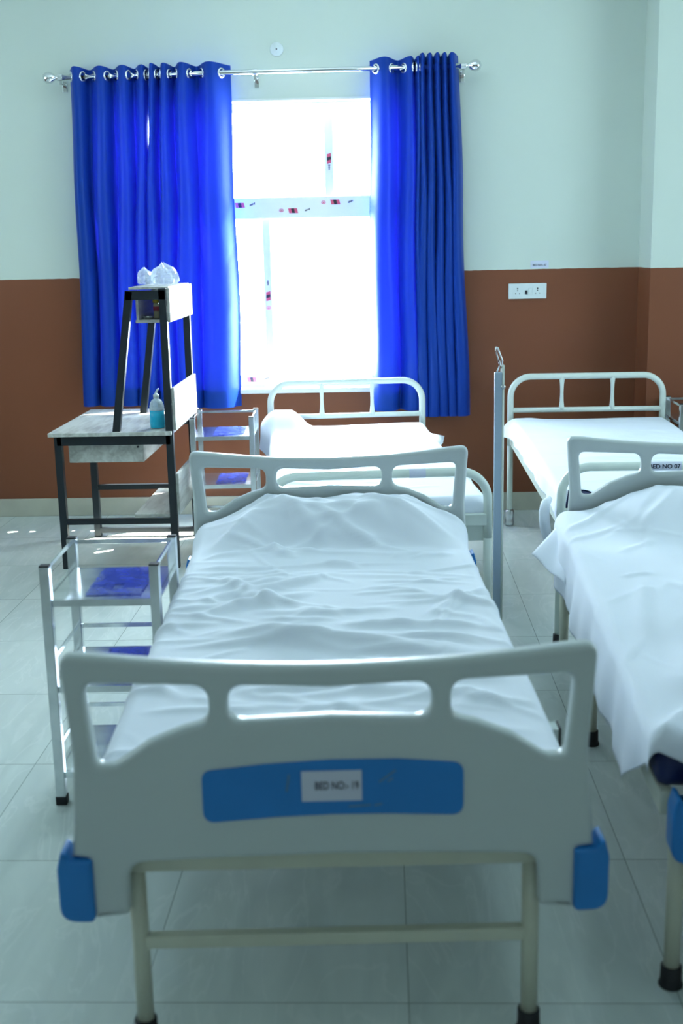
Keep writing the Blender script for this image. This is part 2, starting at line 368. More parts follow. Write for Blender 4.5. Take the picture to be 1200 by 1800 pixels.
script(win, -.67, FY-.032, .77)
ORANGE = noisy(mat('orange_print', (.80, .42, .22), .5), 9, .05)
for x, w in ((-.43, .10), (-.17, .08), (-.33, .04)): link('tape_print', box((x, FY-.0315, .738), (w, .0008, .012)), ORANGE, win)

# curtain rod
RY = WY-.085; RZ = 2.408
rod = thing('curtain_rod', 'long chrome curtain rod with ball finials above the window', 'curtain rod', (0, 0, 0))
bm = bmesh.new(); tube(bm, [(-1.71, RY, RZ+.002), (.45, RY, RZ+.008)], .0135, 20); link('pole', bm, CHROME, rod, True)
for x, s in ((-1.735, -1), (.475, 1)):
    bm = bmesh.new()
    z = RZ+(.002 if s < 0 else .008)
    lathe(bm, [(.012, -.03), (.017, -.026), (.017, -.018), (.010, -.014), (.010, -.008), (.019, .0), (.028, .014), (.031, .028), (.028, .043), (.018, .056), (.002, .061)], n=24)
    bmesh.ops.rotate(bm, cent=(0, 0, 0), matrix=Matrix.Rotation(R(90)*s, 3, 'Y'), verts=bm.verts)
    bmesh.ops.translate(bm, vec=(x, RY, z), verts=bm.verts)
    link('finial', bm, CHROME, rod, True)
for x in (-1.70, -.66, .44):
    bm = bmesh.new()
    bx(bm, (x, (RY+WY)/2+.006, RZ-.032), (.02, WY-RY-.012, .006)); bx(bm, (x, WY-.004, RZ-.035), (.024, .006, .06), bev=.002)
    bx(bm, (x, RY, RZ-.026), (.012, .012, .02)); 
    tube(bm, [(x-.012, RY, RZ+.004), (x+.012, RY, RZ+.004)], .0175, 18)
    link('bracket', bm, CHROME, rod)

# curtains ------------------------------------------------------------
def curtain(name, label, crests, z0, z1, bot, amp=.034, eyelets=True, seed=0, edge0=None, edge1=None, gap=None):
    """crests: x of each front fold at the rod; bot: (x0, x1) of the hem; cloth runs half a fold past the first and last crest"""
    rr = random.Random(seed)
    n = len(crests); per = 22
    x0 = edge0 if edge0 is not None else crests[0]-.5*(crests[1]-crests[0]); x1 = edge1 if edge1 is not None else crests[-1]+.5*(crests[-1]-crests[-2])
    ks = [0-.45]+list(range(n))+[n-1+.45]; xs = [x0]+crests+[x1]
    us = np.linspace(ks[0], ks[-1], per*n+1)
    X = np.interp(us, ks, xs)
    rowsN = 90; cx = (x0+x1)/2
    ph = [rr.uniform(-.5, .5) for _ in range(n+3)]; am = [rr.uniform(.75, 1.25) for _ in range(n+3)]
    verts = []; faces = []
    lo, hi = z0, z1
    def pos(u, x, z):
        f = (z1-z)/(z1-z0)                                   # 0 at the rod, 1 at the hem
        xx = bot[0]+(x-x0)/(x1-x0)*(bot[1]-bot[0])
        ff = min(1, f*1.0)**.9
        px = x*(1-ff)+xx*ff
        i = int(max(0, min(n, round(u)+1)))
        drift = ph[i]
        a = amp*(1+(am[i]-1)*min(1, f*2)*.9)*(1+.5*f)
        uu = u+.12*drift*f
        y = RY-a*math.cos(2*PI*uu)
        sharp = .25*a*math.cos(4*PI*uu+drift)*min(1, f*1.5)
        y += sharp*.6
        px += .006*math.sin(3*f*PI+drift*5)*min(1, f*3)+.35*a*math.sin(2*PI*uu)*min(1, .3+f)
        y += .004*math.sin(9*f+u*2.1)
        if gap and u < ks[0]+.5:
            px += gap[0]*math.exp(-((z-gap[1])/gap[2])**2)*(1-(u-ks[0])/.5)
        return px, min(y, WY-.012), z
    def grid(za, zb, rows, dy=0):
        vs = []; fs = []
        for j in range(rows+1):
            z = za+(zb-za)*j/rows
            for u, x in zip(us, X):
                p = pos(u, x, z); wob = .006*math.cos(2*PI*u) if j == 0 and za > z1-.01 else 0
                vs.append((p[0], min(p[1]+dy, WY-.008), p[2]+wob))
        m_ = len(us)
        for j in range(rows):
            for i in range(m_-1):
                a = j*m_+i; fs.append((a, a+1, a+m_+1, a+m_))
        me = bpy.data.meshes.new('c'); me.from_pydata(vs, [], fs); return me
    root = thing(name, label, 'curtain', ((bot[0]+bot[1])/2, RY, z0), 0, 'blue eyelet curtains on the window rod')
    off = Vector(root.location)
    def add(nm, me, m, smooth=True):
        for v in me.vertices: v.co -= off
        return link(nm, me, m, root, smooth)
    pan = add('curtain_panel', grid(z1, z0, rowsN), SATIN)
    add('hem', grid(z0+.10, z0+.002, 8, .005), SATIN)
    add('heading', grid(z1-.001, z1-.07, 5, .004), SATIN)
    if eyelets:
        for k in range(n):
            for s in (-.25, .25):
                u = k+s
                if u > ks[-1] or (k == 0 and s < 0 and False): continue
                x, y, z = pos(u, float(np.interp(u, ks, xs)), RZ)
                p2 = pos(u+.02, float(np.interp(u+.02, ks, xs)), RZ)
                d = Vector((p2[0]-x, p2[1]-y, 0)).normalized(); zz = Vector((0, 0, 1))
                bm = bmesh.new(); c = Vector((x, y, RZ+.004))
                tube(bm, [c+d*.0225*math.cos(2*PI*q/20)+zz*.0225*math.sin(2*PI*q/20) for q in range(20)], .0055, 8, closed=True)
                for v in bm.verts: v.co -= off
                link('eyelet', bm, CHROME, root, True)
    return root
# pixel columns at the rod plane converted once to metres
def wx(px, y=130, Y=6.665):
    v = M @ np.array([px-600, y-900, F]); return float(v[0]/v[1]*Y)
def pwall(px, py, Y):
    v = M @ np.array([px-600, py-900, F]); t = Y/v[1]; return float(v[0]*t), float(CAM_H+v[2]*t)
curtain('curtain', 'outermost left blue satin curtain, its hem behind the desk', [wx(133), wx(177), wx(217), wx(251)], .65, 2.455, (wx(150, 712), wx(263, 712)), seed=1, edge0=wx(121), edge1=wx(259))
curtain('curtain', 'blue satin curtain along the left side of the bright window, beside the open gap', [wx(268), wx(289), wx(320), wx(368)], .63, 2.460, (wx(262, 712), wx(424, 712)), seed=2, edge0=wx(261), edge1=wx(403), amp=.042, gap=(.016, 2.09, .12))
curtain('curtain', 'blue satin curtain spread loosely along the right side of the bright window', [wx(676), wx(722), wx(735)], .60, 2.462, (wx(655, 725), wx(742, 725)), seed=3, edge0=wx(650), edge1=wx(738), amp=.03)
curtain('curtain', 'tightly bunched blue satin curtain with narrow pleats, rightmost on the rod', [wx(p) for p in (742, 755, 768, 781, 793)], .565, 2.475, (wx(737, 732), wx(824, 732)), seed=4, edge0=wx(736), edge1=wx(805), amp=.04, eyelets=False)

# small things on the wall
o = thing('wall_disc', 'small round white cover plate high on the wall above the curtain rod', 'cover plate', (-.548, WY, 2.535))
bm = bmesh.new(); lathe(bm, [(.036, 0), (.036, .006), (.033, .009), (.014, .010), (.013, .012), (.001, .0125)], n=32)
bmesh.ops.rotate(bm, cent=(0, 0, 0), matrix=Matrix.Rotation(R(90), 3, 'X'), verts=bm.verts); link('plate', bm, WHITEP, o, True)
bm = bmesh.new(); lathe(bm, [(.004, .012), (.004, .0145), (.001, .015)], n=12); bmesh.ops.rotate(bm, cent=(0, 0, 0), matrix=Matrix.Rotation(R(90), 3, 'X'), verts=bm.verts); link('screw', bm, BLKP, o)
sx0, sz0 = pwall(893, 525, WY); sx1, sz1 = pwall(960, 498, WY); sx, sz = (sx0+sx1)/2, (sz0+sz1)/2; sw, sh = sx1-sx0, .084
o = thing('switchboard', 'white electrical plate with two sockets and a switch on the terracotta wall', 'socket', (sx, WY, sz))
link('plate', box((0, -.006, 0), (sw, .012, sh), .003), WHITEP, o)
for x in (-.055, .055):
    s_ = link('socket', box((x, -.0125, 0), (.055, .002, .055), .0008), WHITEP, o)
    bm = bmesh.new()
    for dx, dz, r in ((0, .014, .0042), (0, .003, .0032), (-.011, -.012, .0026), (.011, -.012, .0026)):
        tube(bm, [(x+dx, -.0134, dz), (x+dx, -.0142, dz)], r, 12)
    link('socket_hole', bm, BLKP, s_)
link('switch', box((.0+.014, -.0155, -.002), (.02, .007, .036), .002), WHITEP, o)
link('indicator', box((-.008, -.0135, -.006), (.014, .003, .02), .001), BLKP, o)
lx, lz = pwall(948, 466, WY)
o = thing('wall_label', 'small white paper bed label stuck above the electrical plate', 'label', (lx, WY, lz+.004))
link('paper', box((0, -.0008, 0), (.10, .0012, .042)), PAPER, o)
text_mesh('bed_number', 'BED NO:- 07', .016, INK, o, (0, -.0018, -.004), width=.075)

# ------------------------------------------------------------------ hospital beds with moulded plastic ends
def par(u, z0=.783, k=.16): return z0+k*u*u
OUT = [(-.470, .752, .03), (-.475, .815, .045)]+[(u, par(u)) for u in np.linspace(-.40, .40, 15)]+[(.475, .815, .045), (.470, .752, .03)]
OUT += [(.461, .62, .2), (.468, .50, .1), (.474, .428), (.447, .424), (.443, .304, .004), (.376, .309, .012), (.372, .412, .035)]
OUT += [(.2, .418), (0, .421), (-.2, .418), (-.372, .412, .035), (-.376, .309, .012), (-.443, .304, .004), (-.447, .424), (-.474, .428), (-.468, .50, .1), (-.461, .62, .2)]
HL = [(-.434, .759, .022), (-.32, .754), (-.214, .750, .034), (-.216, .682, .030), (-.262, .671, .03), (-.325, .645, .05), (-.385, .604, .022), (-.419, .604, .016)]
HC = [(-.179, .750, .03), (0, .742), (.179, .750, .03), (.181, .681, .03), (0, .688), (-.181, .681, .03)]
def panel_loops(dz):
    f = lambda L, s=1: [(p[0]*s, p[1]+dz, *p[2:]) for p in L]
    hr = f(HL, -1)
    return [fillet(f(OUT), 8), fillet(f(HL), 8), fillet(hr[::-1], 8), fillet(f(HC), 8)]
def bumper(name, parent, s, v, dz, face):
    bm = bmesh.new()
    lp = fillet([(.437, .303, .012), (.500, .305, .035), (.501, .41, .05), (.492, .444, .006), (.483, .438, .004), (.478, .425), (.437, .425, .004)], 6)
    o = plate(name, [[(p[0]*s, p[1]+dz) for p in lp]], .062, .006, BLUE, parent, (0, v, 0))
    return o
def plastic_end(name, root, v, dz, front=True):
    pnl = plate(name, panel_loops(dz), .040, .0125, ABS, root, (0, v, 0))
    for s in (-1, 1): bumper('corner_bumper', pnl, s, v, dz, front)
    return pnl
def leg_with_foot(root, x, y, z1, r=.0165, m=ENAMEL, foot=.045):
    bm = bmesh.new(); tube(bm, [(x, y, .012), (x, y, z1)], r, 20); l = link('leg', bm, m, root, True)
    bm = bmesh.new(); lathe(bm, [(r+.008, 0), (r+.009, .004), (r+.0055, .012), (r+.005, foot), (r+.001, foot+.001)], (x, y, 0), 24); link('rubber_foot', bm, RUBBER, l, True)
    return l
def plastic_bed(label, loc, rz, L=2.0, foot_leg_u=.372, head_dz=.02, number=None, mid=None, foot_v=.055, group=None):
    root = thing('hospital_bed', label, 'bed', loc, rz, group)
    fb = plastic_end('footboard', root, 0, 0)
    hb = plastic_end('headboard', root, L, head_dz, False)
    tp = lambda s: [(-.232, .592, .02), (-.12, .603), (0, .609), (.12, .608), (.236, .598, .022), (.236, .497, .022), (.1, .503), (0, .504), (-.1, .501), (-.232, .492, .022)]
    pl = plate('blue_panel', [fillet(tp(0), 6)], .004, .001, BLUE, fb, (0, -.0215, 0))
    if number:
        link('paper_label', box((.0, -.0245, .560), (.108, .0012, .058)), PAPER, fb)
        text_mesh('bed_number', number, .021, INK, fb, (.009, -.0256, .560), width=.078, bold=.0002)
        for (a, b) in (((.085, .565), (.115, .587)), ((.075, .520), (.09, .523)), ((.03, .519), (.07, .521)), ((-.081, .55), (-.076, .583)), ((.10, .566), (.11, .572))):
            link('tape_residue', beam(bmesh.new(), (a[0], -.0239, a[1]), (b[0], -.0239, b[1]), .0035, .0003, (0, 1, 0)), TAPE, fb)
    for s in (-1, 1): leg_with_foot(root, s*foot_leg_u, foot_v, .40)
    for s in (-1, 1): leg_with_foot(root, s*foot_leg_u, L-.06, .40)
    if mid: leg_with_foot(root, -foot_leg_u+.005, mid, .40)
    for v in (foot_v, L-.06):
        bm = bmesh.new(); bx(bm, (0, v, .213), (2*foot_leg_u-.02, .026, .026), bev=.004); link('crossbar', bm, ENAMEL, root)
        link('end_rail', box((0, v, .388), (foot_leg_u*2+.034, .034, .048), .004), ENAMEL, root)
    for s in (-1, 1): link('side_rail', box((s*(foot_leg_u+.022), L/2, .40), (.026, L-.08, .05), .003), ENAMEL, root)
    bm = bmesh.new()
    for k in range(9): bx(bm, (0, .16+k*(L-.32)/8, .418), (.78, .12, .006))
    link('mattress_deck', bm, ENAMEL, root)
    return root
TAPE = noisy(mat('dried_tape', (.10, .24, .42), .5), 30, .2)

def mattress(label, loc, rz, hw, v0, v1, z0, z1, m=NAVY, group=None):
    o = link('mattress', box((0, 0, 0), (2*hw, v1-v0, z1-z0), .022), m, None, True)
    for v in o.data.vertices: v.co += Vector((0, (v0+v1)/2, (z0+z1)/2))
    o.location = loc; o.rotation_euler = (0, 0, rz)
    return tag(o, label, 'mattress', group)

def sheet(label, loc, rz, hw, v0, v1, ztop, dl, dr, df, dh, bulge=None, seed=0, nf=55, famp=.0075, extra=None, vstart=None, hem=None, folds=(), flare=.02, group=None, name='bed_sheet', uoff=0, corner=0, fmean=0):
    rr = np.random.RandomState(seed)
    ns, nt = 150, 230
    s = np.linspace(-hw-dl, hw+dr, ns+1); t = np.linspace(v0-df, v1+dh, nt+1)
    Sg, Tg = np.meshgrid(s, t)
    if vstart is not None:
        st = vstart(Sg); Tg = v0-df+st+(Tg-(v0-df))*(v1+dh-(v0-df)-st)/(v1+dh-(v0-df))
    def edge(q, lo, hi, r=.028):
        """arc length q -> (position, drop) around a rounded edge"""
        p = np.array(q); d = np.zeros_like(q)
        for sg, e in ((1, hi), (-1, lo)):
            a = sg*(q-e)+r*.6
            m1 = (a > 0) & (a <= r*PI/2); m2 = a > r*PI/2
            th = a/r
            p = np.where(m1, e-sg*r*.6+sg*r*np.sin(np.clip(th, 0, PI/2)), p); d = np.where(m1, r*(1-np.cos(np.clip(th, 0, PI/2))), d)
            p = np.where(m2, e+sg*r*.4, p); d = np.where(m2, r+a-r*PI/2, d)
        return p, d
    X, d1 = edge(Sg, -hw, hw); Y, d2 = edge(Tg, v0, v1)
    Z = np.zeros_like(X)
    top = np.zeros_like(X)
    # cloth folds as soft ridges
    def ridge(u0, vv0, u1, vv1, w, a):
        dx, dy = u1-u0, vv1-vv0; L = math.hypot(dx, dy); dx /= L; dy /= L
        al = ((Sg-u0)*dx+(Tg-vv0)*dy)/L; ac = -(Sg-u0)*dy+(Tg-vv0)*dx
        ac = ac+.35*w*np.sin(al*7+u0*9)
        env = np.clip(np.minimum(al, 1-al)*3, 0, 1)
        env = env*env*(3-2*env)
        return a*env*np.exp(-(ac/w)**2)
    for _ in range(nf):
        u0 = rr.uniform(-hw*1.02, hw*1.02); w0 = rr.uniform(v0, v1); an = fmean+rr.normal(0, .35); L = rr.uniform(.12, .5)
        if rr.rand() < .25: an += PI/2*rr.choice([-.5, .5])
        w = rr.uniform(.006, .02); a = famp*rr.uniform(.3, 1)*w/.014
        top += ridge(u0-L/2*math.cos(an), w0-L/2*math.sin(an), u0+L/2*math.cos(an), w0+L/2*math.sin(an), w, a)
    for f in folds: top += ridge(*f)
    # soft undulation
    top += .003*np.sin(Sg*9+2*np.sin(Tg*3+seed))*np.cos(Tg*7+seed)
    if bulge is not None: top += bulge(Sg, Tg)
    if extra is not None: top += extra(Sg, Tg)
    drop = d1+d2
    k = np.clip(drop/.08, 0, 1)
    Z = ztop+top*(1-.6*k)-drop
    # hanging sides: gentle waves
    wave = np.sin(Tg*13+seed)+.6*np.sin(Tg*29+seed*2)
    side = np.where(Sg < 0, -1, 1)
    X = X-corner*np.clip(d1/.08, 0, 1.2)*np.exp(-((Tg-v1)/.09)**2)*(Sg < 0)
    X = X+side*(flare*np.clip(d1/.12, 0, 1.3)*(1+.45*wave)+top*.5*np.clip(d1/.04, 0, 1))
    wv2 = np.sin(Sg*17+seed)
    Y = Y+np.where(Tg < (v0+v1)/2, -1, 1)*(.006*np.clip(d2/.1, 0, 1)*(1+.6*wv2))
    if hem is not None: Z = np.maximum(Z, hem(Sg, Tg))
    Z = Z+.0
    vs = np.stack([X+uoff, Y, Z], -1).reshape(-1, 3)
    m_ = ns+1
    fs = [(j*m_+i, j*m_+i+1, (j+1)*m_+i+1, (j+1)*m_+i) for j in range(nt) for i in range(ns)]
    me = bpy.data.meshes.new('sheet'); me.from_pydata(vs.tolist(), [], fs)
    o = link(name, me, SHEET, None, True); o.location = loc; o.rotation_euler = (0, 0, rz)
    md = o.modifiers.new('thickness', 'SOLIDIFY'); md.thickness = .0015; md.offset = 1
    return tag(o, label, 'bed sheet', group)
def sm(a, b, x):
    t = np.clip((x-a)/(b-a), 0, 1); return t*t*(3-2*t)

# bed 19, in front
A_LOC = (-.103, 2.0, 0); A_RZ = R(2.5)
bedA = plastic_bed('nearest hospital bed with cream moulded ends, blue plate and a BED NO 19 label', A_LOC, A_RZ, number='BED NO:- 19')
link('side_socket', box((.478, .42, .448), (.022, .04, .06), .002), STEELM, bedA)
link('socket_trim', box((.491, .42, .449), (.004, .044, .064), .001), RUBBER, bedA)
mattress('dark blue mattress under the white sheet of the nearest bed', A_LOC, A_RZ, .425, .06, 1.955, .424, .553)
def bulgeA(u, v):
    w = sm(-.45, -.17, u)*(1-sm(.22, .46, u))
    v2 = v-.04*np.cos((u-.02)*6)+.02*np.sin(u*13+1)
    rise = sm(1.66, 1.83, v2)
    h = .120*rise**.7*w+.030*sm(1.72, 1.92, v)*(1-w)
    h += .007*rise*w*np.sin((u*.9+v*.8)*24)
    return h
fA = [(-.42, 1.05, .05, 1.42, .022, .018), (-.40, .96, -.02, 1.22, .018, .016), (-.42, 1.18, -.1, 1.38, .014, .010), (-.35, .86, .30, .70, .03, .014), (-.40, .84, .42, .66, .035, .020), (-.05, .64, .42, .46, .03, .020),
      (.0, .50, .40, .34, .03, .012), (-.42, .74, .1, .80, .016, .009), (-.38, .47, .20, .52, .014, .008), (-.30, 1.45, .3, 1.50, .014, .006), (.1, 1.30, .42, 1.26, .010, .006), (-.42, .33, -.1, .36, .012, .006),
      (-.20, 1.94, .02, 1.66, .022, .009), (-.12, 1.95, .22, 1.74, .020, .009), (.0, 1.96, .44, 1.70, .018, .010), (-.40, 1.60, -.22, 1.90, .022, .010), (-.44, 1.63, .44, 1.60, .018, .004)]
sheet('wrinkled white sheet on the nearest bed, raised over a pillow', A_LOC, A_RZ, .432, .055, 1.955, .560, .17, .15, .06, -.005, bulge=bulgeA, seed=3, nf=120, famp=.0105, folds=fA, flare=.004)

# bed at the right
B_LOC = (1.052, 2.17, 0); B_RZ = R(-1.8)
bedB = plastic_bed('hospital bed cut by the right edge, cream moulded headboard and blue corner guard', B_LOC, B_RZ, foot_leg_u=.478, mid=1.25, foot_v=.03)
mattress('navy mattress whose bare corner shows at the foot of the right bed', B_LOC, B_RZ-R(1), .52, .045, 1.94, .424, .548)
def bulgeB(u, v):
    w = sm(-.47, -.20, u)*(1-sm(.25, .47, u))
    return .085*sm(1.50, 1.88, v)*w*(1+.06*np.sin(u*22+v*9))+.02*sm(1.5, 1.9, v)
def extraB(u, v):
    return 0*u
fB = [(-.30, 1.60, -.12, 1.92, .03, .02), (-.16, 1.45, .0, 1.9, .03, .018), (-.05, 1.2, .10, 1.85, .04, .018), (.1, 1.0, .2, 1.7, .04, .012), (-.46, .5, -.38, 1.2, .02, .010), (-.44, .15, -.36, .6, .03, .012), (-.3, .1, .1, .25, .03, .02)]
sheet('white sheet draped unevenly over the right bed, hanging past its navy mattress', B_LOC, B_RZ-R(1), .528, .03, 1.94, .556, .19, .15, .12, -.005, bulge=bulgeB, seed=11, nf=70, fmean=1.15, folds=fB, flare=.012,
      vstart=lambda s: .24*np.clip((-s-.57)/.15, 0, 1)+.08*(1-sm(-.54, -.34, s)))
# loose triangular corner of that sheet, hanging off beside the head
def flap():
    P0 = Vector((.575, 4.10, .545)); 
    a, za = pwall(957, 925, 4.05); b, zb = pwall(918, 975, 3.95); c, zc = pwall(965, 1025, 3.75); d_, zd = pwall(985, 960, 3.9)
    A = Vector((a+.02, 4.07, za)); B = Vector((b, 3.95, zb)); C = Vector((c+.02, 3.72, zc)); D = Vector((.585, 3.88, .53))
    n = 14; vs = []; fs = []
    for j in range(n+1):
        for i in range(n+1):
            u, v = i/n, j/n
            p = A*(1-u)*(1-v)+B*u*(1-v)+C*u*v+D*(1-u)*v
            p = p+Vector((0, 0, -.012*math.sin(PI*u)*math.sin(PI*v)+.004*math.sin(9*v)))
            vs.append(p)
    for j in range(n):
        for i in range(n): a_ = j*(n+1)+i; fs.append((a_, a_+1, a_+n+2, a_+n+1))
    return vs, fs
shB = [o for o in bpy.data.objects if o.name.startswith('bed_sheet') and 'right bed' in o['label']][0]
vs, fs = flap()
inv = (Matrix.Translation(Vector(B_LOC)) @ Matrix.Rotation(B_RZ, 4, 'Z')).inverted()
me = bpy.data.meshes.new('f'); me.from_pydata([tuple(inv @ p) for p in vs], [], fs)
o = link('sheet_corner', me, SHEET, shB, True); md = o.modifiers.new('t', 'SOLIDIFY'); md.thickness = .002

# ------------------------------------------------------------------ tubular steel beds by the back wall
def hoop_pts(hw, zb, zt, y, rad, n=10):
    p = [(-hw, y, zb)]
    for k in range(n+1): a = PI-k/n*PI/2; p.append((-hw+rad+rad*math.cos(a), y, zt-rad+rad*math.sin(a)))
    p.append((0, y, zt))
    for k in range(n+1): a = PI/2-k/n*PI/2; p.append((hw-rad+rad*math.cos(a), y, zt-rad+rad*math.sin(a)))
    p.append((hw, y, zb)); return p
def tube_bed(label, loc, rz, L=2.0, hw=.40, zh=.808, zf=.690, group=None, number=None, tagx=None):
    root = thing('steel_bed', label, 'bed', loc, rz, group)
    E = ENAMELW
    for nm, v, zt, zr in (('headboard', L, zh, .63), ('footboard', 0, zf, .515)):
        bm = bmesh.new(); tube(bm, hoop_pts(hw, .44, zt, v, .105), .0165, 18); hd = link(nm, bm, E, root, True)
        bm = bmesh.new()
        if nm == 'headboard': tube(bm, [(-hw, v, zr), (hw, v, zr)], .0135, 16)
        else: bx(bm, (0, v, zr-.005), (2*hw, .03, .045), bev=.004); bx(bm, (0, v+.012, zr-.058), (2*hw-.03, .006, .06))
        link('cross_rail', bm, E, hd, nm == 'headboard')
        if nm == 'headboard':
            for x in (-.13, .135):
                bm = bmesh.new(); h = zt-zr
                tube(bm, [(x, v, zr+h*k/8) for k in range(9)], .01, 14, rad=[.0165, .013, .0105, .0095, .009, .0095, .0105, .013, .0165]); link('spindle', bm, E, hd, True)
        for s in (-1, 1):
            bm = bmesh.new(); tube(bm, [(s*hw, v, .02), (s*hw, v, .45)], .016, 18); l = link('leg', bm, E, root, True)
            if nm == 'headboard':
                bm = bmesh.new(); lathe(bm, [(.012, 0), (.024, .006), (.027, .02), (.022, .034), (.024, .05), (.028, .066), (.024, .085), (.017, .09)], (s*hw, v, 0), 20); link('foot', bm, STEELM, l, True)
            else:
                bm = bmesh.new(); lathe(bm, [(.025, 0), (.026, .004), (.022, .012), (.021, .045), (.017, .046)], (s*hw, v, 0), 24); link('rubber_foot', bm, RUBBER, l, True)
    for s in (-1, 1):
        bm = bmesh.new(); bx(bm, (s*(hw+.0), L/2, .475), (.006, L-.034, .045)); bx(bm, (s*(hw-.015), L/2, .455), (.03, L-.034, .006)); link('side_rail', bm, E, root)
    bm = bmesh.new()
    for k in range(9): bx(bm, (0, .16+k*(L-.32)/8, .462), (2*hw-.07, .13, .006))
    link('mattress_deck', bm, E, root)
    if number:
        bm = bmesh.new(); x0, x1 = number[1]; n = 12; rr = .0175
        g = [[bm.verts.new((x, -rr*math.sin(a), zf+rr*math.cos(a))) for x in (x0, x1)] for a in [R(15+k*150/n) for k in range(n+1)]]
        for p, q in zip(g, g[1:]): bm.faces.new((p[0], p[1], q[1], q[0]))
        fbd = [c for c in root.children if c.name.startswith('footboard')][0]
        link('paper_label', bm, PAPER, fbd, True)
        if number[0]: text_mesh('bed_number', number[0], .022, INK, fbd, ((x0+x1)/2, -rr-.0008, zf+.001), rot=(R(82), 0, 0), width=(x1-x0)*.9, bold=.0006)
    return root
C_LOC = (-.022, 4.27, 0); C_RZ = R(5.0)
D_LOC = (1.052, 4.355, 0); D_RZ = R(.6*-1)
tube_bed('white tubular steel bed in front of the bright window', C_LOC, C_RZ, number=('', (.11, .17)), group=None)
tube_bed('white tubular steel bed below the switch plate, labelled BED NO 07', D_LOC, D_RZ, number=('BED NO 07', (-.092, .034)))
mattress('dark mattress under the sunlit sheet of the window bed', C_LOC, C_RZ, .385, .05, 1.96, .470, .582)
mattress('dark mattress under the sheet of the bed labelled 07', D_LOC, D_RZ, .385, .03, 1.96, .470, .582)
def bulgeC(u, v): return .085*sm(1.68, 1.84, v)*(1-sm(-.30, -.18, u))
sheet('sunlit white sheet on the steel bed in front of the window', C_LOC, C_RZ, .392, .035, 1.955, .588, .13, .10, .10, -.005, bulge=bulgeC, seed=21, nf=40, famp=.006, flare=.008)
sheet('white sheet with folded edges on the bed labelled 07', D_LOC, D_RZ, .392, .04, 1.955, .588, .085, .10, .07, -.005, seed=25, nf=45, famp=.006, flare=.012, corner=.06, vstart=lambda s: .115*sm(-.39, -.355, s)*(1-sm(-.31, -.24, s)),
      folds=[(-.38, .55, .3, .50, .02, .012), (-.3, .75, .35, .7, .03, .010), (-.38, 1.3, .2, 1.35, .02, .006)])
# bare dark mattress corner bulging between the sheet and the foot rail of bed 07
shC = [q for q in bpy.data.objects if q.name.startswith('bed_sheet') and 'sunlit' in q['label']][0]
bm = bmesh.new(); vv = [bm.verts.new(p) for p in ((.392, 1.62, .582), (.455, 1.55, .575), (.44, 1.50, .548), (.40, 1.36, .555), (.388, 1.48, .585))]; bm.faces.new(vv)
bmesh.ops.subdivide_edges(bm, edges=bm.edges, cuts=2, use_grid_fill=True)
o = link('sheet_corner', bm, SHEET, shC, True); md = o.modifiers.new('t', 'SOLIDIFY'); md.thickness = .002
# sheet tail knotted round the left foot post of bed 07
bm = bmesh.new()
tube(bm, [(.618, 4.42, .56), (.600, 4.40, .545), (.592, 4.375, .52), (.592, 4.365, .49), (.597, 4.37, .455), (.604, 4.37, .42), (.606, 4.372, .395)], .02, 14, rad=[.012, .018, .02, .02, .02, .016, .005])
o = link('sheet_tail', bm, SHEET, None, True)
shD = [q for q in bpy.data.objects if q.name.startswith('bed_sheet') and '07' in q['label']][0]
o.parent = shD; o.matrix_parent_inverse = (Matrix.Translation(Vector(D_LOC)) @ Matrix.Rotation(D_RZ, 4, 'Z')).inverted()

# ------------------------------------------------------------------ drip pole
o = thing('drip_pole', 'pale blue upright drip pole with a wire hook between the two bed rows', 'pole', (.405, 4.20, 0))
link('channel', box((-.004, 0, .54), (.026, .016, 1.04), .002), POLEM, o)
bm = bmesh.new(); tube(bm, [(.0125, -.004, .02), (.0125, -.004, 1.085)], .0045, 12); link('tube', bm, ENAMELW, o, True)
bm = bmesh.new(); tube(bm, [(.0125, 0, 1.07), (.010, 0, 1.10), (.0, 0, 1.125), (-.006, 0, 1.145), (-.012, 0, 1.148), (-.013, 0, 1.135), (-.006, 0, 1.11), (.0, 0, 1.085), (-.008, 0, 1.062)], .0028, 10)
tube(bm, [(.0, 0, 1.10), (.006, -.003, 1.08), (.004, -.004, 1.055)], .0024, 8); link('hook', bm, CHROME, o, True)
bm = bmesh.new(); tube(bm, [(.012, -.004, 1.01), (.012, -.018, 1.01)], .008, 14); link('knob', bm, STEELM, o, True)
bm = bmesh.new(); lathe(bm, [(.04, 0), (.04, .008), (.02, .014), (.016, .03)], n=24); link('base', bm, POLEM, o, True)

